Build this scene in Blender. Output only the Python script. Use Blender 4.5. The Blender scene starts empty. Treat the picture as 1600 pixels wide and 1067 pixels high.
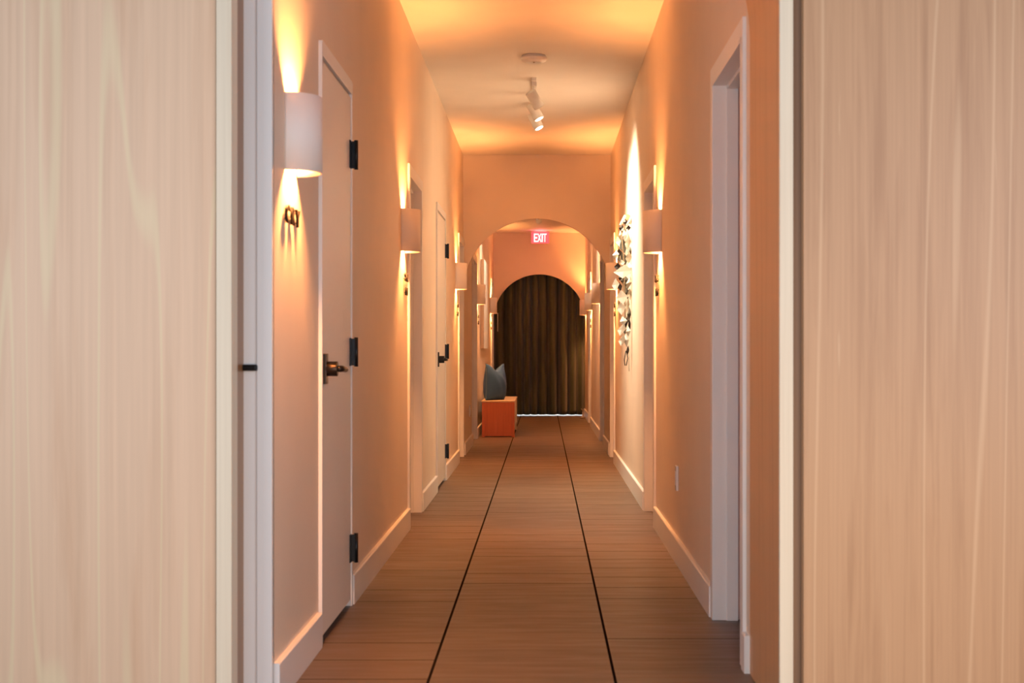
import bpy, bmesh, math, random
from mathutils import Vector, Matrix
random.seed(7)
S = bpy.context.scene
C = S.collection
PI = math.pi
EYE = 1.05
F = 2400.0

# ------------------------------------------------------------------ camera, world, exposure
cam = bpy.data.cameras.new('camera')
camo = bpy.data.objects.new('camera', cam); C.objects.link(camo)
camo.location = (0, 0, EYE); camo.rotation_euler = (PI/2, 0, 0)
cam.sensor_width = 36; cam.lens = 36*F/1600
cam.shift_x = -(849-800)/1600.0
cam.shift_y = (548-533.5)/1600.0
cam.clip_end = 200
cam.dof.use_dof = True; cam.dof.focus_distance = 12.0; cam.dof.aperture_fstop = 6.3
S.camera = camo

w = bpy.data.worlds.new('world'); S.world = w; w.use_nodes = True
bgn = w.node_tree.nodes['Background']
bgn.inputs[0].default_value = (0.60, 0.76, 1.0, 1); bgn.inputs[1].default_value = 0.28
S.view_settings.view_transform = 'Standard'; S.view_settings.look = 'None'
S.view_settings.gamma = 1.0; S.view_settings.use_curve_mapping = False
S.view_settings.exposure = 0.0
WARM = (1.0, 0.37, 0.105)
SPOTC = (1.0, 0.80, 0.57)
SCONCE_W = 80.0
SPOT_W = 165.0

def area(name, loc, rot, sx, sy, power, col):
    l = bpy.data.lights.new(name, 'AREA'); l.shape = 'RECTANGLE'; l.size = sx; l.size_y = sy
    l.energy = power; l.color = col
    o = bpy.data.objects.new(name, l); C.objects.link(o); o.location = loc; o.rotation_euler = rot
    return o
# daylight of the glazed front behind the camera, and of the exit behind the curtain
area('front_window_daylight', (-.2, -1.6, 1.1), (math.radians(86), 0, 0), 3.0, 1.6, 62, (0.60, 0.79, 1.0))
def aim(p, q): return (Vector(q)-Vector(p)).to_track_quat('-Z', 'Y').to_euler()
area('panel_fill_right', (2.4, 1.3, 1.5), aim((2.4, 1.3, 1.5), (-1.1, 4.4, 1.1)), 1.4, 1.8, 50, (0.70, 0.84, 1.0))  # added fill from the right, aimed obliquely at the left wood panel
area('panel_fill_left', (-2.4, 1.3, 1.5), aim((-2.4, 1.3, 1.5), (1.1, 4.4, 1.0)), 1.4, 1.8, 42, (0.86, 0.88, 0.92))  # added fill from the left for the right wood panel, no real window
area('warm_low_fill', (1.0, 1.2, 0.35), (math.radians(105), 0, math.radians(-5)), 2.6, 0.5, 42, (1.0, 0.55, 0.2))  # added low warm fill that tints the lower wood panels
area('exit_daylight', (0, 26.2, 1.4), (math.radians(60), 0, PI), 1.4, 0.8, 60, (0.85, 0.95, 1.0))

# ------------------------------------------------------------------ helpers
def newmat(name, col=(.8, .8, .8), rough=.5, metal=0.0, spec=.5, **kw):
    m = bpy.data.materials.new(name); m.use_nodes = True
    b = m.node_tree.nodes['Principled BSDF']
    b.inputs['Base Color'].default_value = (*col, 1); b.inputs['Roughness'].default_value = rough
    b.inputs['Metallic'].default_value = metal; b.inputs['Specular IOR Level'].default_value = spec
    if 'emit' in kw:
        b.inputs['Emission Color'].default_value = (*kw['emit'], 1)
        b.inputs['Emission Strength'].default_value = kw.get('estr', 1)
    if 'sheen' in kw: b.inputs['Sheen Weight'].default_value = kw['sheen']
    return m
def nodes(m): return m.node_tree.nodes, m.node_tree.links, m.node_tree.nodes['Principled BSDF']
def mapped_noise(m, scale, nscale=1.0, detail=4, rough=.5):
    n, l, b = nodes(m)
    g = n.new('ShaderNodeNewGeometry') if False else n.new('ShaderNodeTexCoord')
    mp = n.new('ShaderNodeMapping'); mp.inputs['Scale'].default_value = scale
    l.new(g.outputs['Object'], mp.inputs['Vector'])
    t = n.new('ShaderNodeTexNoise'); t.inputs['Scale'].default_value = nscale
    t.inputs['Detail'].default_value = detail; t.inputs['Roughness'].default_value = rough
    l.new(mp.outputs[0], t.inputs['Vector'])
    return t
def ramp(m, src, stops):
    n, l, b = nodes(m)
    r = n.new('ShaderNodeValToRGB'); cr = r.color_ramp
    while len(cr.elements) < len(stops): cr.elements.new(.5)
    for e, (p, c) in zip(cr.elements, stops): e.position = p; e.color = (*c, 1)
    l.new(src, r.inputs[0]); return r
def bump(m, src, strength, dist=.002):
    n, l, b = nodes(m)
    bp = n.new('ShaderNodeBump'); bp.inputs['Strength'].default_value = strength; bp.inputs['Distance'].default_value = dist
    l.new(src, bp.inputs['Height']); l.new(bp.outputs[0], b.inputs['Normal'])
def paint(name, col, rough=.6, var=.03, spec=.5):
    m = newmat(name, col, rough, spec=spec); n, l, b = nodes(m)
    t = mapped_noise(m, (1, 1, 1), 2.2, 3)
    r = ramp(m, t.outputs[0], [(.3, tuple(c*(1-var) for c in col)), (.7, tuple(min(1, c*(1+var)) for c in col))])
    l.new(r.outputs[0], b.inputs['Base Color'])
    t2 = mapped_noise(m, (1, 1, 1), 220, 2); bump(m, t2.outputs[0], .12, .0008)
    return m
def wood(name, dark, mid, light, sc=(14, 14, .55), rough=.45, streak=True, sa=.6):
    m = newmat(name, mid, rough); n, l, b = nodes(m)
    t = mapped_noise(m, sc, 1.6, 6, .6)
    t.inputs['Distortion'].default_value = .35
    r = ramp(m, t.outputs[0], [(.30, dark), (.50, mid), (.68, mid), (.8, light)])
    t2 = mapped_noise(m, (sc[0]*9, sc[1]*9, sc[2]*2.5), 1.0, 3)
    r2 = ramp(m, t2.outputs[0], [(.3, (.90, .89, .88)), (.7, (1.0, 1.0, 1.0))])
    mx = n.new('ShaderNodeMixRGB'); mx.blend_type = 'MULTIPLY'; mx.inputs[0].default_value = .9
    l.new(r.outputs[0], mx.inputs[1]); l.new(r2.outputs[0], mx.inputs[2])
    out = mx.outputs[0]
    if streak:   # pale wavy sapwood streaks
        g = n.new('ShaderNodeTexCoord'); mp = n.new('ShaderNodeMapping'); mp.inputs['Scale'].default_value = (6.0, 6.0, .22)
        mp.inputs['Location'].default_value = (3.3, 1.1, 2.2)
        l.new(g.outputs['Object'], mp.inputs['Vector'])
        t3 = n.new('ShaderNodeTexNoise'); t3.inputs['Scale'].default_value = 1.0; t3.inputs['Detail'].default_value = .6
        l.new(mp.outputs[0], t3.inputs['Vector'])
        mth = n.new('ShaderNodeMath'); mth.operation = 'PINGPONG'; mth.inputs[1].default_value = .09
        l.new(t3.outputs[0], mth.inputs[0])
        r3 = ramp(m, mth.outputs[0], [(0.0, (1, 1, 1)), (.006, (.8, .8, .8)), (.014, (0, 0, 0))])
        mx2 = n.new('ShaderNodeMixRGB'); l.new(out, mx2.inputs[1]); mx2.inputs[2].default_value = (*light, 1)
        mm = n.new('ShaderNodeMath'); mm.operation = 'MULTIPLY'; mm.inputs[1].default_value = sa
        l.new(r3.outputs[0], mm.inputs[0]); l.new(mm.outputs[0], mx2.inputs[0]); out = mx2.outputs[0]
    l.new(out, b.inputs['Base Color'])
    bump(m, t2.outputs[0], .08, .001)
    return m

M = {}
M['wall'] = paint('wall_paint', (.81, .675, .55), .55)
M['ceiling'] = paint('ceiling_paint', (.85, .79, .73), .7)
M['trim'] = paint('trim_enamel', (.83, .81, .80), .32, .015)
M['door'] = paint('door_enamel', (.80, .755, .71), .35, .015)
M['door_dark'] = wood('door_brown_veneer', (.26, .11, .04), (.32, .14, .05), (.36, .16, .06), streak=False, rough=.35)
M['door_mauve_shaded'] = paint('mauve_brown_shaded_door', (.30, .155, .13), .4)  # brown-purple slab, with the shade of its recess put into the colour
M['shade'] = paint('sconce_plaster', (.92, .86, .83), .6, .02)
M['black'] = newmat('black_metal', (.018, .02, .024), .32, .6)
M['bronze'] = newmat('dark_bronze', (.05, .035, .025), .3, .8)
M['letter'] = newmat('letter_bronze', (.010, .005, .003), .7, .0, .2)
M['white_plastic'] = newmat('white_plastic', (.82, .80, .78), .35)
M['white_plate'] = newmat('white_cover_plate', (.93, .93, .93), .25)
M['white_metal'] = newmat('white_powder_coat', (.80, .77, .73), .4)
M['lamp_glow'] = newmat('lamp_lens', (1, 1, 1), .4, emit=(1.0, .9, .72), estr=9)
M['panel_pale'] = wood('maple_veneer_pale', (.76, .49, .31), (.84, .58, .39), (.86, .74, .46), sc=(7, 7, .4), sa=.45)
M['panel_tan'] = wood('maple_veneer_tan', (.50, .27, .14), (.61, .35, .19), (.82, .55, .33), sc=(13, 13, .5), sa=.42)
M['reveal'] = wood('maple_reveal', (.58, .31, .15), (.68, .38, .19), (.76, .46, .26), streak=False)
M['edge'] = wood('pale_edge_banding', (.84, .70, .52), (.88, .76, .58), (.90, .80, .64), streak=False)
M['gap'] = wood('shadow_gap_veneer', (.46, .31, .21), (.54, .37, .26), (.58, .41, .29), streak=False)
M['bench_red'] = wood('cedar_end_panel', (.66, .15, .045), (.80, .20, .06), (.88, .26, .09), streak=False, sc=(6, 6, 1))
M['bench_top'] = wood('bench_top_ply', (.66, .45, .25), (.76, .54, .32), (.84, .64, .40), streak=False, sc=(8, 2, 8))
M['pillow'] = newmat('blue_grey_velvet', (.012, .070, .22), .8, sheen=.05)
M['piping'] = newmat('pillow_piping', (.10, .16, .24), .7)
M['canvas'] = newmat('white_canvas', (.90, .88, .84), .6)
M['canvas_side'] = newmat('canvas_side', (.74, .58, .46), .6)
M['kite_white'] = newmat('pearl_white_kite', (.58, .58, .54), .4, .0)
M['kite_cream'] = newmat('cream_kite', (.42, .36, .27), .45, .0)
M['kite_grey'] = newmat('grey_kite', (.085, .080, .062), .5, .0, .3)
M['kite_dark'] = newmat('dark_kite', (.016, .009, .007), .5, .0, .3)
M['cord'] = newmat('cord', (.28, .20, .12), .8)
M['peg'] = newmat('peg_wood', (.60, .33, .17), .5)
M['exit_face'] = newmat('exit_face', (.7, .08, .08), .4, emit=(1.0, .13, .16), estr=.75)
M['exit_letter'] = newmat('exit_letters', (1, 1, 1), .4, emit=(1.0, .74, .62), estr=1.8)
M['steel'] = newmat('brushed_steel', (.7, .62, .52), .25, .9)
M['outside'] = newmat('outside_concrete', (.75, .77, .78), .8)

# curtain velvet
m = newmat('curtain_velvet', (.055, .048, .024), .85, sheen=.25); M['curtain'] = m
n, l, b = nodes(m); t = mapped_noise(m, (6, 6, 1), 1, 3)
r = ramp(m, t.outputs[0], [(.3, (.024, .031, .014)), (.7, (.046, .055, .026))]); l.new(r.outputs[0], b.inputs['Base Color'])

# floor tile
def floor_mat():
    m = newmat('floor_tile', (.15, .12, .1), .42); n, l, b = nodes(m)
    g = n.new('ShaderNodeNewGeometry'); sp = n.new('ShaderNodeSeparateXYZ'); l.new(g.outputs['Position'], sp.inputs[0])
    def math_(op, a, c=None, bb=None):
        q = n.new('ShaderNodeMath'); q.operation = op
        for i, v in enumerate((a, c, bb)):
            if v is None: continue
            if isinstance(v, (int, float)): q.inputs[i].default_value = v
            else: l.new(v, q.inputs[i])
        return q.outputs[0]
    xs = math_('DIVIDE', math_('ADD', sp.outputs[0], .366+.595*4), .595)
    col = math_('FLOOR', xs); fx = math_('FRACT', xs)
    off = math_('MULTIPLY', math_('FRACT', math_('MULTIPLY', col, .37)), .305)
    ys = math_('DIVIDE', math_('ADD', math_('ADD', sp.outputs[1], off), 10.0), .305)
    row = math_('FLOOR', ys); fy = math_('FRACT', ys)
    dx = math_('MULTIPLY', math_('MINIMUM', fx, math_('SUBTRACT', 1.0, fx)), .595)
    dy = math_('MULTIPLY', math_('MINIMUM', fy, math_('SUBTRACT', 1.0, fy)), .305)
    jx = math_('LESS_THAN', dx, .0048)
    # cross joints: thin, and some of them nearly closed
    cmb = n.new('ShaderNodeCombineXYZ'); l.new(col, cmb.inputs[0]); l.new(math_('ROUND', ys), cmb.inputs[1])
    wn0 = n.new('ShaderNodeTexWhiteNoise'); l.new(cmb.outputs[0], wn0.inputs['Vector'])
    jy = math_('LESS_THAN', dy, math_('MULTIPLY', math_('GREATER_THAN', wn0.outputs[0], .48), .0045))
    cmb2 = n.new('ShaderNodeCombineXYZ'); l.new(col, cmb2.inputs[0]); l.new(row, cmb2.inputs[1])
    wn = n.new('ShaderNodeTexWhiteNoise'); l.new(cmb2.outputs[0], wn.inputs['Vector'])
    mp = n.new('ShaderNodeMapping'); mp.inputs['Scale'].default_value = (1.5, 9, 1); l.new(g.outputs['Position'], mp.inputs['Vector'])
    t = n.new('ShaderNodeTexNoise'); t.inputs['Scale'].default_value = 2.2; t.inputs['Detail'].default_value = 5; l.new(mp.outputs[0], t.inputs['Vector'])
    v = math_('ADD', math_('MULTIPLY', t.outputs[0], .7), math_('MULTIPLY', wn.outputs[0], .3))
    rr = ramp(m, v, [(.25, (.078, .050, .034)), (.5, (.104, .067, .045)), (.75, (.140, .091, .061))])
    mx = n.new('ShaderNodeMixRGB'); l.new(rr.outputs[0], mx.inputs[1]); mx.inputs[2].default_value = (.010, .008, .007, 1)
    l.new(math_('MAXIMUM', jx, math_('MULTIPLY', jy, .5)), mx.inputs[0]); l.new(math_('MULTIPLY', math_('SUBTRACT', 1.0, math_('MAXIMUM', jx, jy)), .5), b.inputs['Specular IOR Level']); l.new(mx.outputs[0], b.inputs['Base Color'])
    r2 = ramp(m, t.outputs[0], [(.3, (.36, .36, .36)), (.7, (.52, .52, .52))]); l.new(r2.outputs[0], b.inputs['Roughness'])
    bump(m, math_('SUBTRACT', math_('MULTIPLY', t.outputs[0], .3), math_('MAXIMUM', jx, jy)), .35, .002)
    return m
M['floor'] = floor_mat()

class MB:
    def __init__(s): s.bm = bmesh.new()
    def box(s, x0, x1, y0, y1, z0, z1, mi=0):
        if x0 > x1: x0, x1 = x1, x0
        v = [s.bm.verts.new(p) for p in ((x0,y0,z0),(x1,y0,z0),(x1,y1,z0),(x0,y1,z0),(x0,y0,z1),(x1,y0,z1),(x1,y1,z1),(x0,y1,z1))]
        for f in ((3,2,1,0),(4,5,6,7),(0,1,5,4),(1,2,6,5),(2,3,7,6),(3,0,4,7)):
            q = s.bm.faces.new([v[i] for i in f]); q.material_index = mi
        return s
    def tube(s, pts, r, seg=12, cap=True, smooth=True):
        pts = [Vector(p) for p in pts]; rs = r if isinstance(r, (list, tuple)) else [r]*len(pts)
        rings = []; up = None
        for i, p in enumerate(pts):
            d = (pts[min(i+1, len(pts)-1)]-pts[max(i-1, 0)]).normalized()
            a = Vector((0,0,1)) if abs(d.z) < .9 else Vector((1,0,0))
            if up is None: up = (a - d*a.dot(d)).normalized()
            else: up = (up - d*up.dot(d)).normalized()
            q = d.cross(up)
            rings.append([s.bm.verts.new(p + (up*math.cos(2*PI*k/seg)+q*math.sin(2*PI*k/seg))*rs[i]) for k in range(seg)])
        for i in range(len(rings)-1):
            for k in range(seg):
                f = s.bm.faces.new((rings[i][k], rings[i][(k+1)%seg], rings[i+1][(k+1)%seg], rings[i+1][k])); f.smooth = smooth
        if cap:
            s.bm.faces.new(rings[0][::-1]); s.bm.faces.new(rings[-1])
        return s
    def prism(s, poly, axis, a, b_):
        """poly: list of 2D points; extruded along axis from a to b_"""
        def P(u, v, t):
            return {'y': (u, t, v), 'x': (t, u, v), 'z': (u, v, t)}[axis]
        A = [s.bm.verts.new(P(u, v, a)) for u, v in poly]; B = [s.bm.verts.new(P(u, v, b_)) for u, v in poly]
        s.bm.faces.new(A); s.bm.faces.new(B[::-1]); k = len(poly)
        for i in range(k): s.bm.faces.new((A[i], B[i], B[(i+1)%k], A[(i+1)%k]))
        return s
    def build(s, name, mat, parent=None, bevel=0, kind=None, off=None):
        bmesh.ops.recalc_face_normals(s.bm, faces=s.bm.faces[:])
        me = bpy.data.meshes.new(name); s.bm.to_mesh(me); s.bm.free()
        for q in (mat if isinstance(mat, list) else [mat]): me.materials.append(q)
        o = bpy.data.objects.new(name, me); C.objects.link(o)
        if off is not None: o.location = off
        if parent: o.parent = parent
        if bevel:
            md = o.modifiers.new('bevel', 'BEVEL'); md.width = bevel; md.segments = 2; md.limit_method = 'ANGLE'
        if kind: o['kind'] = kind
        return o
def empty(name, loc, label=None, cat=None, group=None, kind=None, rz=0):
    o = bpy.data.objects.new(name, None); C.objects.link(o); o.location = loc; o.rotation_euler = (0, 0, rz)
    o.empty_display_size = .1
    if label: o['label'] = label
    if cat: o['category'] = cat
    if group: o['group'] = group
    if kind: o['kind'] = kind
    return o
def tag(o, label, cat, group=None, kind=None):
    o['label'] = label; o['category'] = cat
    if group: o['group'] = group
    if kind: o['kind'] = kind
    return o

# ------------------------------------------------------------------ the corridor shell
XL, XR = -.80, .671            # wall faces
WT = .14                       # wall thickness
YA, YB = 15.30, 24.60          # the two arch walls
Y0, YE = 4.42, 26.6
ZC, ZC2 = 3.0, 2.94
HD = 2.10                      # door opening height
MB().box(-3.2, 3.2, -2.5, 24.98, -.12, 0).build('floor', M['floor'], kind='structure')
MB().box(-1.6, 1.6, 24.98, 27.5, -.12, -.004).build('floor_outside', M['outside'], kind='structure')
MB().box(-3.2, 3.2, 4.55, YA+.04, ZC, ZC+.12).box(-3.2, 3.2, YA+.02, YE, ZC2, ZC+.10).build('ceiling', M['ceiling'], kind='structure')

# openings: (y0, y1, type)   recess = doorway with deep reveal, flush = slab in wall plane
OPL = [(5.47, 6.33, 'flush'), (9.10, 9.98, 'recess'), (11.43, 12.42, 'flush'), (14.45, 15.22, 'recess'), (17.25, 18.30, 'recess'), (23.45, 24.35, 'recess')]
OPR = [(5.13, 6.00, 'recess'), (9.20, 10.05, 'recess'), (14.40, 15.18, 'recess'), (16.98, 17.90, 'recess'), (21.55, 22.40, 'recess')]
def wall(name, x, side, ops, ystart):
    m = MB(); y = ystart; xo = x + side*WT
    for (a, b_, t) in ops:
        m.box(x, xo, y, a, 0, ZC); m.box(x, xo, a, b_, HD, ZC); y = b_
    m.box(x, xo, y, YE, 0, ZC)
    return m.build(name, M['wall'], kind='structure')
wall('wall_left', XL, -1, OPL, 4.55)
wall('wall_right', XR, 1, OPR, 4.99)

# baseboards, each run its own piece
def base(x, side, runs):
    for (a, b_) in runs:
        m = MB(); t = .018; h = .123
        m.prism([(x+side*.0, 0), (x-side*t, 0), (x-side*t, h-.004), (x-side*(t-.004), h), (x, h)], 'y', a, b_)
        m.build('baseboard_'+('left' if side < 0 else 'right'), M['trim'], kind='structure')
CS = .055
def runs(ops, s, e, nocas=()):
    out = []; y = s
    for (a, b_, t) in ops:
        cs = CS if t == 'recess' else .03
        out.append((y, a-cs)); y = b_+cs
    out.append((y, e))
    return [(a, b_) for a, b_ in out if b_-a > .03]
def cut(rs, gaps):
    res = []
    for a, b_ in rs:
        segs = [(a, b_)]
        for g0, g1 in gaps:
            ns = []
            for p, q in segs:
                if g0 > p and g1 < q: ns += [(p, g0), (g1, q)]
                elif g0 <= p < g1: ns.append((g1, q)) if g1 < q else None
                elif g0 < q <= g1: ns.append((p, g0))
                else: ns.append((p, q))
            segs = ns
        res += segs
    return [(a, b_) for a, b_ in res if b_-a > .03]
gaps = [(YA-.001, YA+.151), (YB-.001, YB+.2)]
base(XL, -1, cut(runs(OPL, 4.555, 24.9), gaps))
base(XR, 1, cut(runs(OPR, 4.995, 24.9), gaps))

# arch walls
def arch_wall(name, y0, y1, cx, R, zs, ztop, xl=XL, xr=XR):
    poly = []
    N = 96
    pts = [(cx + R*math.cos(PI*k/N), zs + R*math.sin(PI*k/N)) for k in range(N+1)]   # right to left
    bm = bmesh.new()
    def V(x, y, z): return bm.verts.new((x, y, z))
    for (ya) in (y0, y1):
        pass
    top0 = [(max(xl, min(xr, p[0])), ztop) for p in pts]
    rows = []
    for y in (y0, y1):
        arc = [V(p[0], y, p[1]) for p in pts]; tp = [V(p[0], y, p[1]) for p in top0]
        rows.append((arc, tp))
        for k in range(N):
            bm.faces.new((arc[k], arc[k+1], tp[k+1], tp[k]))
    for k in range(N):
        f = bm.faces.new((rows[0][0][k], rows[1][0][k], rows[1][0][k+1], rows[0][0][k+1])); f.smooth = True
    m = MB(); m.bm.free(); m.bm = bm
    # strips that close the arch to the walls when R is a little smaller than half the width
    return m.build(name, M['wall'], kind='structure')
CX = (XL+XR)/2; RR = (XR-XL)/2
arch_wall('wall_arch_front', YA, YA+.05, CX, RR, 1.631, ZC)
arch_wall('wall_arch_back', YB, YB+.08, CX, RR-.0, 1.54, ZC2)
MB().box(-1.2, 1.2, 26.55, 26.65, 1.9, 3).build('wall_end', M['wall'], kind='structure')

# ------------------------------------------------------------------ doors
def lever(parent, x, y, z, side, d, mat, name='door_handle', big=True):
    """side: +1 the face looks to +X ; d: direction of the lever along Y"""
    h = MB()
    h.box(x, x+side*.012, y-.026, y+.026, z-.055, z+.055)
    h.tube([(x+side*.01, y, z), (x+side*.05, y, z)], .027, 20)
    o = h.build(name, mat, parent, bevel=.002)
    g = MB(); g.tube([(x+side*.045, y, z), (x+side*.058, y+d*.005, z), (x+side*.062, y+d*.03, z), (x+side*.062, y+d*.125, z-.004)], [.011, .012, .0115, .010], 14)
    g.build('lever', mat, o)
    return o
def hinge(parent, x, y, z, side):
    h = MB()
    h.box(x, x+side*.004, y-.045, y-.004, z-.057, z+.057)
    h.box(x+side*.002, x+side*.018, y-.008, y+.004, z-.055, z+.055)
    h.tube([(x+side*.022, y, z-.060), (x+side*.022, y, z+.060)], .0085, 12)
    return h.build('hinge', M['black'], parent)
def door(idx, side, a, b_, typ, label, knob=True):
    """side -1: left wall"""
    x = XL if side < 0 else XR; inn = -side     # towards the corridor
    root = empty('door_%d' % idx, (x, a, 0), label, 'door', kind='structure')
    def L(m, nm, mat, bev=0, par=None):
        o = m.build(nm, mat, par or root, bevel=bev)
        if par is None or par is root: o.matrix_parent_inverse = Matrix.Translation(Vector((-x, -a, 0)))
        return o
    pr = .013
    if typ == 'recess':
        m = MB(); dp = .087 if idx == 7 else .115
        # jamb boards with a stop, and a slim casing on the wall face
        for (p, q, s) in ((a, a+.016, 1), (b_-.016, b_, -1)):
            m.box(x+inn*pr, x-inn*dp, p, q, 0, HD)
            if s == 1: m.box(x-inn*.042, x-inn*dp, q, q+.013, 0, HD-.03)
            else: m.box(x-inn*.042, x-inn*dp, p-.013, p, 0, HD-.03)
        m.box(x+inn*pr, x-inn*dp, a, b_, HD-.018, HD)
        m.box(x-inn*.042, x-inn*dp, a+.016, b_-.016, HD-.032, HD-.018)
        m.box(x, x+inn*pr, a-CS, a, 0, HD+CS); m.box(x, x+inn*pr, b_, b_+CS, 0, HD+CS) if b_+CS < YA or a > YA else m.box(x, x+inn*pr, b_, YA-.002, 0, HD+CS)
        m.box(x, x+inn*pr, a-.0, b_+.0, HD, HD+CS)
        L(m, 'door_frame', M['trim'], .0015)
        sl = MB(); sl.box(x-inn*(dp), x-inn*(dp+.042), a+.004, b_-.004, .012, HD-.02)
        L(sl, 'door_slab', M['door_mauve_shaded'] if idx == 7 else M['door'])
        if knob:
            h = MB(); hx = x-inn*dp; yy = a+.07
            h.box(hx, hx+inn*.012, yy-.026, yy+.026, .94, 1.05); h.tube([(hx, yy, 1.0), (hx+inn*.05, yy, 1.0), (hx+inn*.06, yy+.03, 1.0), (hx+inn*.06, yy+.12, 1.0)], .011, 10)
            L(h, 'door_handle', M['black'])
    else:
        m = MB()
        m.box(x+inn*pr, x-inn*.10, a-.003, a+.012, 0, HD+CS); m.box(x+inn*pr, x-inn*.10, b_-.010, b_+.016, 0, HD+CS)
        m.box(x+inn*pr, x-inn*.10, a+.012, b_-.010, HD+.004, HD+CS+.004)
        m.box(x+inn*.0, x-inn*.10, a+.012, b_-.010, HD-.006, HD+.004)
        L(m, 'door_frame', M['trim'], .0015)
        sl = MB(); sl.box(x+inn*.008, x-inn*.036, a+.014, b_-.014, .028, HD-.010)
        L(sl, 'door_slab', M['door'], .001)
        hx = x+inn*.008
        for z in (.240, 1.045, 1.855):
            h = hinge(root, hx, b_-.012, z, inn); h.matrix_parent_inverse = Matrix.Translation(Vector((-x, -a, 0)))
        h = lever(root, hx, a+.075, .985, inn, 1, M['bronze'] if idx == 1 else M['black']); h.matrix_parent_inverse = Matrix.Translation(Vector((-x, -a, 0)))
    return root
ld = ['cream flush door with black hinges and bronze lever just beyond the nearest left sconce',
      'recessed doorway with white jamb behind the second left sconce',
      'narrow-looking cream flush door with black lever, further along left wall before the arch',
      'recessed doorway on left wall directly beside the front arch',
      'recessed doorway on left wall just beyond the front arch',
      'recessed doorway on left wall beside the dark curtain']
rd = ['nearest right doorway with bluish-white stepped jamb and shaded door',
      'recessed doorway on right wall behind the right sconce, before the hanging ornament',
      'recessed doorway on right wall beside the front arch, behind the hanging ornament',
      'recessed doorway on right wall just beyond the front arch',
      'recessed doorway on right wall close to the dark curtain']
for i, (a, b_, t) in enumerate(OPL): door(i+1, -1, a, b_, t, ld[i])
for i, (a, b_, t) in enumerate(OPR): door(i+7, 1, a, b_, t, rd[i], knob=i > 0)

# nearest left door: only its edge shows between the wood panel and the wall end
root = empty('door_12', (-.885, 3.75, 0), 'brown wooden door with dark lever squeezed between left wood panel and white wall end', 'door', kind='structure')
MB().box(-.045, 0, .68, .785, .01, 2.3).build('door_slab', M['door_dark'], root)
h = MB(); h.tube([(0, .775, EYE-.05), (.034, .775, EYE-.05), (.040, .772, EYE-.05)], .010, 12)
h.build('door_handle', M['black'], root, bevel=.002)

# white end of the left wall facing the camera, with a fine step
MB().box(-.94, -.84, 4.535, 4.56, 0, 2.6).box(-.845, XL, 4.528, 4.56, 0, 2.6).build('trim_left', M['trim'], bevel=.0015, kind='structure') 
MB().box(-3.2, -.94, 4.45, 4.7, 0, ZC).build('wall_front_left', M['wall'], kind='structure')
MB().box(.85, 3.2, 4.62, 4.9, 0, ZC).build('wall_front_right', M['wall'], kind='structure')

# ------------------------------------------------------------------ foreground wood portal
p = MB().box(-2.4, -.930, 4.36, 4.40, 0, 2.75).build('wood_wall_panel', M['panel_pale'], bevel=.002)
tag(p, 'pale pinkish maple wall panel filling the left side of the view', 'wall panel')
e = MB().box(-.926, -.882, 4.345, 4.43, 0, 2.75).build('edge_post', M['edge'], bevel=.002)
tag(e, 'pale cream wooden edge strip at inner side of left wood panel', 'edge strip')
p = MB().box(.735, 2.4, 4.34, 4.38, 0, 2.75).build('wood_wall_panel', M['panel_tan'], bevel=.002)
tag(p, 'tan maple wall panel with wavy pale grain filling the right side', 'wall panel')
MB().box(.709, .9, 4.41, 4.45, 0, 2.75).build('trim_shadow_gap', M['gap'], kind='structure')
# right arch post: cream front edge, orange wood reveal, inner edge curving in at the top
bm = bmesh.new(); N = 24; zs = 2.055; R = .69
prof = [(XR, 0), (XR, zs)] + [(XR - R*(1-math.cos(PI/2*k/N)), zs + R*math.sin(PI/2*k/N)) for k in range(1, N+1)]
root = empty('arch_post', (XR, 4.38, 0), 'orange maple arch side with pale cream front edge, beside right tan panel', 'arch post')
def arch_piece(name, mat, y0, y1, thick):
    m = MB(); bm = m.bm
    A = []; 
    for (x, z) in prof:
        A.append((bm.verts.new((x-XR, y0, z)), bm.verts.new((x-XR, y1, z)), ))
    out = [(.038, 0), (.038, zs)] + [(.038 if k < N else .038, min(zs+R+.1, zs + R*math.sin(PI/2*k/N)+.1*k/N)) for k in range(1, N+1)]
    B = [(bm.verts.new((x, y0, z)), bm.verts.new((x, y1, z))) for x, z in out]
    for i in range(len(A)-1):
        bm.faces.new((A[i][0], A[i+1][0], A[i+1][1], A[i][1]))
        bm.faces.new((B[i][0], B[i+1][0], B[i+1][1], B[i][1]))
        bm.faces.new((A[i][0], A[i+1][0], B[i+1][0], B[i][0]))
        bm.faces.new((A[i][1], A[i+1][1], B[i+1][1], B[i][1]))
    for i in (0, -1): bm.faces.new((A[i][0], A[i][1], B[i][1], B[i][0]))
    return m.build(name, mat, root)
arch_piece('front_edge', M['edge'], -.02, 0, 0)
arch_piece('reveal', M['reveal'], 0, .61, 0)
MB().box(-1.0, XR, 4.44, 4.53, 2.45, ZC).build('trim_header_light_block', M['edge'], kind='structure')  # unseen header, set low to keep high daylight out of the corridor

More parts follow.
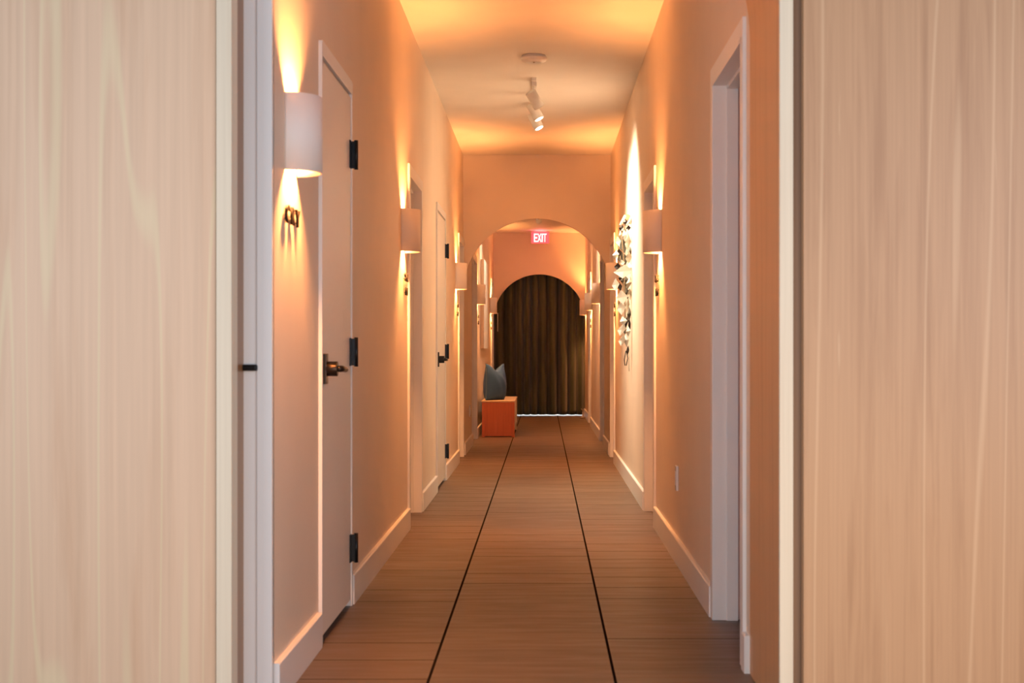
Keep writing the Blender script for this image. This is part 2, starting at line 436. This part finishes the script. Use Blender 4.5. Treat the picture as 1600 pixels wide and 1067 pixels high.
# ------------------------------------------------------------------ wall sconces
def light(name, typ, loc, energy, col, parent=None, rad=.02):
    l = bpy.data.lights.new(name, typ); l.energy = energy; l.color = col
    if typ == 'POINT': l.shadow_soft_size = rad
    o = bpy.data.objects.new(name, l); C.objects.link(o); o.location = loc
    if parent: o.parent = parent
    return o
def make_sconce():
    r = empty('wall_sconce', (0, 0, 0))
    H = .240; P = .100; W = .112; T = .007
    m = MB(); bm = m.bm; N = 40; rings = []
    for (pp, ww) in ((P, W), (P-T, W-T)):
        for z in (0, H):
            rings.append([bm.verts.new((pp*math.sin(PI*k/N), -ww*math.cos(PI*k/N), z)) for k in range(N+1)])
    o0, o1, i0, i1 = rings
    for k in range(N):
        for q in ((o0[k], o0[k+1], o1[k+1], o1[k]), (i0[k], i1[k], i1[k+1], i0[k+1])):
            f = bm.faces.new(q); f.smooth = True
        bm.faces.new((o1[k], o1[k+1], i1[k+1], i1[k])); bm.faces.new((o0[k], i0[k], i0[k+1], o0[k+1]))
    for k in (0, N): bm.faces.new((o0[k], o1[k], i1[k], i0[k]))
    m.build('shade', M['shade'], r)
    MB().box(0, .006, -.10, .10, .05, .19).build('back_plate', M['white_metal'], r)
    h = MB().tube([(.045, 0, .10), (.045, 0, .115)], [.018, .018], 12).box(.004, .045, -.008, .008, .10, .112)
    h.build('lamp_holder', M['white_metal'], r)
    return r
def tree(o):
    c = o.copy(); C.objects.link(c)
    for ch in o.children:
        d = ch.copy(); C.objects.link(d); d.parent = c
    return c
SL = [(4.86, 'half-round white sconce nearest the camera on left wall, above raised letters'),
      (8.74, 'second half-round sconce along left wall, beside a recessed doorway'),
      (14.07, 'third half-round sconce along left wall, just before the front arch'),
      (18.62, 'half-round sconce on left wall beyond the arch, over the bench pillow'),
      (23.22, 'half-round sconce on left wall touching the dark curtain edge')]
SR = [(8.81, 'largest half-round sconce on right wall, nearest the camera'),
      (14.05, 'half-round sconce on right wall partly behind the hanging silver ornament'),
      (18.30, 'half-round orange-lit sconce on right wall just beyond the front arch'),
      (21.32, 'half-round sconce on right wall, midway between the two arches'),
      (24.22, 'farthest half-round sconce on right wall, against the dark curtain')]
proto = make_sconce(); first = True
for lst, x, rz in ((SL, XL, 0), (SR, XR, PI)):
    for (y, lab) in lst:
        o = proto if first else tree(proto); first = False
        o.location = (x, y, 1.611); o.rotation_euler = (0, 0, rz)
        o['label'] = lab; o['category'] = 'wall lamp'; o['group'] = 'half-round wall sconces along the corridor'
        dx = .052 if x < 0 else -.052
        for bz in (.155, .085):
            light('sconce_bulb', 'POINT', (x+dx, y, 1.611+bz), SCONCE_W*(1.0 if y < 15 else .85), WARM, rad=.02)

# ------------------------------------------------------------------ raised lettering on the walls
def letters(txt, x, yc, z, side, size, label, width=None):
    """side -1: left wall (reads towards +Y); +1: right wall (reads towards -Y)"""
    d = 1 if side < 0 else -1
    root = empty('wall_lettering', (x, yc, z), label, 'sign lettering', 'raised room names under the sconces')
    for li, line in enumerate(txt):
        adv = size*1.8; tot = adv*len(line)
        for k, ch in enumerate(line):
            cu = bpy.data.curves.new('t', 'FONT'); cu.body = ch; cu.size = size*1.4; cu.extrude = .004; cu.align_x = 'CENTER'; cu.offset = .002
            to = bpy.data.objects.new('t', cu); C.objects.link(to)
            bpy.context.view_layer.update()
            me = bpy.data.meshes.new_from_object(to.evaluated_get(bpy.context.evaluated_depsgraph_get()))
            bpy.data.objects.remove(to); bpy.data.curves.remove(cu)
            Rm = Matrix(((0, 0, -side, 0), (d, 0, 0, 0), (0, 1, 0, 0), (0, 0, 0, 1)))
            me.transform(Matrix.Diagonal((1.25, 1, 1, 1))); me.transform(Rm)
            ys = -tot/2 + adv*(k+.5)
            me.transform(Matrix.Translation(Vector((-side*.010, d*ys, -li*size*1.9))))
            # two pins that hold the letter off the wall
            bm = bmesh.new(); bm.from_mesh(me)
            mb = MB(); mb.bm.free(); mb.bm = bm
            for dz in (.01, size*.75):
                mb.box(0, -side*.009, d*ys-.002, d*ys+.002, dz-li*size*1.9, dz+.003-li*size*1.9)
            mb.build('letter', M['letter'], root)
            bpy.data.meshes.remove(me)
letters(['CRY'], XL, 4.84, 1.448, -1, .053, 'dark raised letters CRY under the nearest left sconce')
letters(['SAL', 'RM'], XL, 8.86, 1.452, -1, .042, 'two short lines of dark raised letters under the second left sconce')
letters(['IV', 'RM'], XL, 14.20, 1.452, -1, .042, 'two short lines of dark raised letters under the third left sconce')
letters(['SAL', 'RM'], XR, 8.96, 1.452, 1, .042, 'two short lines of dark raised letters under the nearest right sconce')
letters(['IV', 'RM'], XR, 14.25, 1.452, 1, .042, 'dark raised letters on right wall behind the hanging silver ornament')
letters(['IR', 'RM'], XL, 18.72, 1.452, -1, .042, 'small dark raised letters on left wall above the bench pillow')
letters(['MS', 'RM'], XL, 23.30, 1.452, -1, .042, 'tiny dark raised letters on left wall beside the curtain')
letters(['MS', 'RM'], XR, 21.40, 1.452, 1, .042, 'tiny dark raised letters on right wall beyond the arch')

# ------------------------------------------------------------------ outlets
def outlet(x, y, z, side, label):
    r = empty('wall_outlet', (x, y, z), label, 'outlet')
    MB().box(0, -side*.012, -.036, .036, -.062, .062).build('cover_plate', M['white_plate'], r, bevel=.003)
    MB().box(-side*.012, -side*.015, -.017, .017, -.035, .035).build('socket_face', M['white_metal'], r, bevel=.001)
outlet(XR, 7.66, .415, 1, 'white outlet plate low on right wall between the two near doorways')
outlet(XL, 16.6, .40, -1, 'small white outlet plate low on left wall beyond the front arch')

# ------------------------------------------------------------------ ceiling fittings
def lathe(prof, name, mat, parent=None, seg=32, loc=None):
    m = MB(); bm = m.bm; rings = []
    for (r, z) in prof: rings.append([bm.verts.new((r*math.cos(2*PI*k/seg), r*math.sin(2*PI*k/seg), z)) for k in range(seg)])
    for i in range(len(rings)-1):
        for k in range(seg):
            f = bm.faces.new((rings[i][k], rings[i][(k+1)%seg], rings[i+1][(k+1)%seg], rings[i+1][k])); f.smooth = True
    bm.faces.new(rings[0]); bm.faces.new(rings[-1])
    return m.build(name, mat, parent, off=loc)
r = empty('smoke_detector', (-.063, 10.15, ZC), 'round cream smoke detector on the ceiling in front of track lights', 'smoke detector')
lathe([(.078, 0), (.080, -.006), (.078, -.012)], 'base_ring', M['white_plastic'], r)
lathe([(.086, -.012), (.088, -.022), (.080, -.036), (.055, -.046), (.050, -.048)], 'cover', M['white_plastic'], r)
lathe([(.006, -.047), (.006, -.052)], 'indicator', M['steel'], r, 10, (.0, -.03, 0))

def track(loc, length, heads, label, aimlist, W):
    r = empty('track_light', loc, label, 'track light')
    MB().box(-.018, .018, 0, length, -.022, 0).build('rail', M['white_metal'], r, bevel=.002)
    for (hy, aim, en) in aimlist:
        m = MB(); m.box(-.018, .018, hy-.045, hy+.045, -.05, -.022)
        m.tube([(0, hy, -.05), (-.002, hy, -.085)], .008, 10)
        a = m.build('spot_mount', M['white_metal'], r, bevel=.001)
        c = Vector((.004, hy, -.142)); d = Vector(aim).normalized()
        top = c - d*.062; bot = c + d*.062
        hd = MB(); hd.tube([top, bot], .040, 28)
        # hollow mouth
        hd.tube([bot, bot + d*.004], .0405, 28)
        ho = hd.build('spot_head', M['white_metal'], r)
        ln = MB(); ln.tube([bot+d*.0042, bot+d*.0052], .030, 24); ln.build('lens', M['lamp_glow'], ho)
        l = bpy.data.lights.new('track_spot', 'SPOT'); l.energy = en; l.color = SPOTC; l.spot_size = math.radians(108); l.spot_blend = 1.0; l.shadow_soft_size = .025
        o = bpy.data.objects.new('track_spot', l); C.objects.link(o)
        o.location = Vector(loc) + bot + d*.02
        o.rotation_euler = d.to_track_quat('-Z', 'Y').to_euler()
    return r
track((-.066, 10.95, ZC), 1.3, 3, 'white ceiling track with three tilted cylinder spotlights', [
    (.10, (.50, .30, -.82), SPOT_W), (.66, (.46, -.12, -.88), SPOT_W), (1.14, (.44, -.18, -.88), SPOT_W)], SPOT_W)
track((-.066, 18.7, ZC2), 1.9, 3, 'added unseen white ceiling track with spotlights between the arches', [  # added track, out of view, brightens the walls and curtain here
    (.2, (.50, -.12, -.78), SPOT_W*.30), (.9, (-.50, .10, -.78), SPOT_W*.36), (1.7, (.0, .90, -.40), SPOT_W*.16)], SPOT_W)

# ------------------------------------------------------------------ hanging ornament of kite shapes on the right wall
root = empty('wall_hanging', (XR, 11.7, 2.06), 'silver-white and dark kite-shaped pieces strung down right wall from a wooden peg', 'wall ornament')
def place(px, py, Y): return Vector(((px-849)*Y/F - XR, Y-11.7, EYE-(py-548)*Y/F - 2.06))
MB().tube([(0, .02, .0), (-.05, .02, 0)], .010, 14).build('peg', M['peg'], root)
MB().tube([(-.033, -.010, 0), (-.033, .030, 0)], .030, 24).build('peg_disc', M['peg'], root)
for (u0, v0, u1, v1) in ((222, 95, 155, 225), (300, 118, 238, 225)):
    A, B = place(950+u0/8.2, 325+v0/8.2, 11.66), place(950+u1/8.2, 325+v1/8.2, 11.66)
    MB().tube([A, (A+B)/2, B], .009, 8).build('strap', M['kite_white'], root)
for (dy, dx) in ((-.05, .0), (.06, -.02)):
    MB().tube([(-.035+dx*.2, dy*.1, -.02), (-.055+dx, dy*.6, -.05), (-.075+dx, dy, -.16), (-.06+dx, dy*.7, -.32), (-.05, dy*.3, -.6), (-.045, dy*.2, -.95)], .004, 8).build('cord', M['cord'], root)
K = [(130,430,55,110,'w'),(190,480,95,165,'g'),(255,450,62,185,'c'),(100,600,66,95,'w'),(140,575,64,82,'d'),(190,650,115,150,'g'),(265,640,64,150,'c'),(120,750,66,72,'d'),
     (200,815,200,140,'w'),(282,770,60,120,'w'),(165,890,56,64,'d'),(98,985,76,135,'w'),(215,930,84,145,'g'),(152,1010,44,92,'d'),(268,960,62,150,'c'),
     (210,350,40,120,'w'),(160,345,34,110,'c'),(240,345,34,120,'w'),(280,560,46,120,'g'),(180,700,60,60,'w')]
K += [(170,250,50,60,'d'),(290,175,36,80,'c'),(262,258,50,56,'d'),(200,290,50,90,'g'),(225,180,50,80,'d')]
K += [(u, v+1025, w_, h_, c) for (u, v, w_, h_, c) in [(180,120,115,150,'w'),(240,60,62,145,'g'),(278,80,54,125,'c'),(170,260,95,140,'w'),(248,225,44,155,'c'),(272,330,44,155,'g'),(200,425,76,105,'w'),
     (236,435,44,125,'d'),(175,535,86,125,'w'),(217,550,44,84,'g'),(260,555,54,112,'w'),(180,672,76,112,'w'),(235,672,50,145,'w'),(252,805,34,110,'d'),(275,470,30,150,'d')]]
mats = {'w': M['kite_white'], 'g': M['kite_grey'], 'c': M['kite_cream'], 'd': M['kite_dark']}
for i, (u, v, w_, h_, c) in enumerate(K):
    px = 950+u/8.2; py = 325+v/8.2; Y = 11.70 + {'w': -.06, 'c': 0, 'g': .03, 'd': -.02}[c] + random.uniform(-.04, .04)
    ctr = place(px, py, Y); W_ = 1.3*w_/8.2*11.7/F; H_ = 1.25*h_/8.2*11.7/F
    bm = bmesh.new()
    dep = .022*random.choice((-1, 1)); tl = random.uniform(-.35, .35)
    sk = random.uniform(-.25, .25)*W_
    P4 = [(-W_/2, 0, -.05*H_), (sk, dep, H_/2), (W_/2, 0, .08*H_), (-sk, dep, -H_/2), (0, -.014, .02*H_)]
    fr = [bm.verts.new((x*math.cos(tl)-z*math.sin(tl)*.3, y, z)) for x, y, z in P4]
    for a_, b_ in ((0, 1), (1, 2), (2, 3), (3, 0)): bm.faces.new((fr[a_], fr[b_], fr[4]))
    mb = MB(); mb.bm.free(); mb.bm = bm
    o = mb.build('kite_piece', mats[c], root, off=ctr)
    sd = o.modifiers.new('thick', 'SOLIDIFY'); sd.thickness = .003
# wire loop at the foot
lp = []
for k in range(17):
    t = PI*k/16
    lp.append(place(977.5 + 3.2*math.sin(t*2)*(1 if k < 8 else 1), 549 + 23*math.sin(t/1.0)*1.0 if k < 8 else 549+23*math.sin(t), 11.72))
MB().tube([place(978, 548, 11.72), place(975.5, 562, 11.72), place(976.5, 571, 11.72), place(978.5, 571, 11.72), place(981, 560, 11.72), place(979, 548, 11.72)], .0035, 8).build('wire_loop', M['kite_dark'], root)
MB().tube([place(982.5, 540, 11.75), place(983, 580, 11.75)], .002, 6).build('tail_string', M['cord'], root)

# ------------------------------------------------------------------ bench, cushion, picture
bx0, bx1, by0, by1, bh = -.747, -.35, 18.67, 20.45, .436
r = empty('bench', (bx0, by0, 0), 'low wooden bench with red-orange end panel and pale top by left wall', 'bench')
T = .05; W_ = bx1-bx0; Lb = by1-by0
MB().box(T*.7, W_-T*.7, 0, .03, .012, bh-.03).build('end_panel', M['bench_red'], r, bevel=.002)
for x in (0, W_-T*.7): MB().box(x, x+T*.7, -.002, .035, 0, bh-.03).build('corner_post', M['bench_red'], r, bevel=.002)
MB().box(0, W_, 0, .04, bh-.03, bh-.012).build('front_rail', M['bench_red'], r, bevel=.002)
MB().box(-.004, W_+.004, .0, Lb, bh-.012, bh+.006).build('seat_top', M['bench_top'], r, bevel=.003)
MB().box(W_-.02, W_, .035, Lb, .10, bh-.012).build('side_panel', M['bench_top'], r, bevel=.002)
MB().box(.0, W_, Lb-.04, Lb, 0, bh-.012).build('back_end_panel', M['bench_top'], r, bevel=.002)
# cushion
r = empty('cushion', (-.60, 19.02, bh+.006), 'blue-grey velvet cushion with pinched top corners standing on the bench', 'cushion', rz=math.radians(57))
m = MB(); bm = m.bm; N = 28; Wp = .40; Hp = .45
def pil(u, v, s):
    a = u*2-1; c = v*2-1
    pin = 1 - .10*(1-abs(a))**.6*0
    x = a*Wp/2*(1 - .10*(1-c*c)); 
    z = (v*Hp)
    x *= 1
    chop = .095*math.exp(-((a-.05)/.52)**2) if v > .5 else 0
    z -= chop*((v-.5)*2)**1.5 if v > .5 else 0
    th = (max(0, (1-a*a))*max(0, (1-c*c)))**.52*.135*(1.2-.6*v)
    th += .006*math.sin(9*a+4*c)*(1-a*a)*(1-c*c)
    z = max(z, .0 + (.0 if c > -.98 else 0))
    return (x, s*th, z)
grid = {}
for s in (-1, 1):
    for i in range(N+1):
        for j in range(N+1):
            if s == 1 and (i in (0, N) or j in (0, N)): grid[(s, i, j)] = grid[(-1, i, j)]; continue
            grid[(s, i, j)] = bm.verts.new(pil(i/N, j/N, s))
for s in (-1, 1):
    for i in range(N):
        for j in range(N):
            q = [grid[(s, i, j)], grid[(s, i+1, j)], grid[(s, i+1, j+1)], grid[(s, i, j+1)]]
            f = bm.faces.new(q if s < 0 else q[::-1]); f.smooth = True
m.build('cushion_body', M['pillow'], r)
edge = [pil(i/N, 1, 1) for i in range(N+1)]; ev = [pil(1, j/N, 1) for j in range(N+1)]; ew = [pil(0, j/N, 1) for j in range(N+1)]
MB().tube([Vector((p[0], 0, max(.004, p[2]))) for p in ew] + [Vector((p[0], 0, p[2])) for p in edge[1:]] + [Vector((p[0], 0, max(.004, p[2]))) for p in ev[::-1][1:]], .0035, 8).build('piping', M['piping'], r)
# picture
r = empty('canvas_picture', (XL, 19.45, 1.08), 'tall blank white canvas box with tan side hung on left wall above bench', 'picture')
MB().box(.002, .046, 0, 1.45, 0, 1.13).build('stretcher', M['canvas_side'], r, bevel=.001)
MB().box(.046, .050, 0, 1.45, 0, 1.13).build('canvas', M['canvas'], r)

# ------------------------------------------------------------------ curtain, exit sign, door stop
m = MB(); bm = m.bm; NX, NZ = 260, 40; x0, x1 = -.95, .90
def cur(u, v):
    x = x0+(x1-x0)*u; z = .018 + 2.66*v
    ph = 2*PI*u*13 + 1.5*math.sin(2*PI*u*2.3+.5) + .3*math.sin(2.2*v+u*20)
    amp = .068 + .026*math.sin(2*PI*u*3.1+1) + .008*(1-v)
    s = math.sin(ph); yy = amp*(abs(s)**.8)*(1 if s > 0 else -1) + .0*u
    return (x + .010*math.cos(ph)*1.2, 24.82+yy, z)
g = [[bm.verts.new(cur(i/NX, j/NZ)) for j in range(NZ+1)] for i in range(NX+1)]
for i in range(NX):
    for j in range(NZ):
        f = bm.faces.new((g[i][j], g[i+1][j], g[i+1][j+1], g[i][j+1])); f.smooth = True
r = empty('curtain', (0, 24.82, 0), 'dark olive-brown velvet curtain filling the far arch', 'curtain')
o = m.build('curtain_cloth', M['curtain'], r); o.matrix_parent_inverse = Matrix.Translation(Vector((0, -24.82, 0)))
sd = o.modifiers.new('thick', 'SOLIDIFY'); sd.thickness = .004
MB().tube([(-.95, 0, 2.70), (.90, 0, 2.70)], .014, 14).build('curtain_rod', M['steel'], r)
MB().tube([(-.735, -.085, 1.66), (-.735, -.085, 1.36)], .005, 8).build('pull_wand', M['white_plastic'], r)

r = empty('exit_sign', (-.050, 24.25, ZC2), 'glowing red exit sign hanging from ceiling above the far arch', 'exit sign')
light('exit_glow', 'POINT', (-.05, 24.10, ZC2-.10), 2.0, (1, .14, .2), rad=.06)
MB().box(-.10, .10, -.02, .02, -.012, 0).build('ceiling_canopy', M['white_plastic'], r, bevel=.003)
MB().box(-.142, .142, -.014, .014, -.195, -.012).build('sign_body', M['exit_face'], r, bevel=.004)
for k, ch in enumerate('EXIT'):
    cu = bpy.data.curves.new('t', 'FONT'); cu.body = ch; cu.size = .19; cu.extrude = .001; cu.align_x = 'CENTER'; cu.offset = .001
    to = bpy.data.objects.new('t', cu); C.objects.link(to); bpy.context.view_layer.update()
    me = bpy.data.meshes.new_from_object(to.evaluated_get(bpy.context.evaluated_depsgraph_get()))
    bpy.data.objects.remove(to); bpy.data.curves.remove(cu)
    xs = [v.co.x for v in me.vertices]; ww = max(xs)-min(xs); cxm = (max(xs)+min(xs))/2
    tw = {'E': .052, 'X': .060, 'I': .016, 'T': .052}[ch]
    pos = {'E': -.072, 'X': -.012, 'I': .033, 'T': .074}[ch]
    me.transform(Matrix.Translation(Vector((-cxm, 0, 0)))); me.transform(Matrix.Diagonal((tw/ww, 1, 1, 1)))
    me.transform(Matrix.Rotation(PI/2, 4, 'X')); me.transform(Matrix.Translation(Vector((pos, -.0155, -.172))))
    me.materials.clear(); me.materials.append(M['exit_letter'])
    o = bpy.data.objects.new('letter', me); C.objects.link(o); o.parent = r

r = empty('door_stop', (.615, 23.9, 0), 'small brass floor door stop at the right foot of the curtain', 'door stop')
lathe([(.036, 0), (.036, .008), (.014, .014), (.011, .09), (.011, .10)], 'base', M['steel'], r, 20)
MB().tube([(0, 0, .09), (-.005, 0, .13), (-.03, -.0, .145)], .009, 10).build('hook', M['steel'], r)
MB().tube([(-.05, -.03, .012), (.045, -.03, .012)], .012, 12).build('bumper', M['steel'], r)
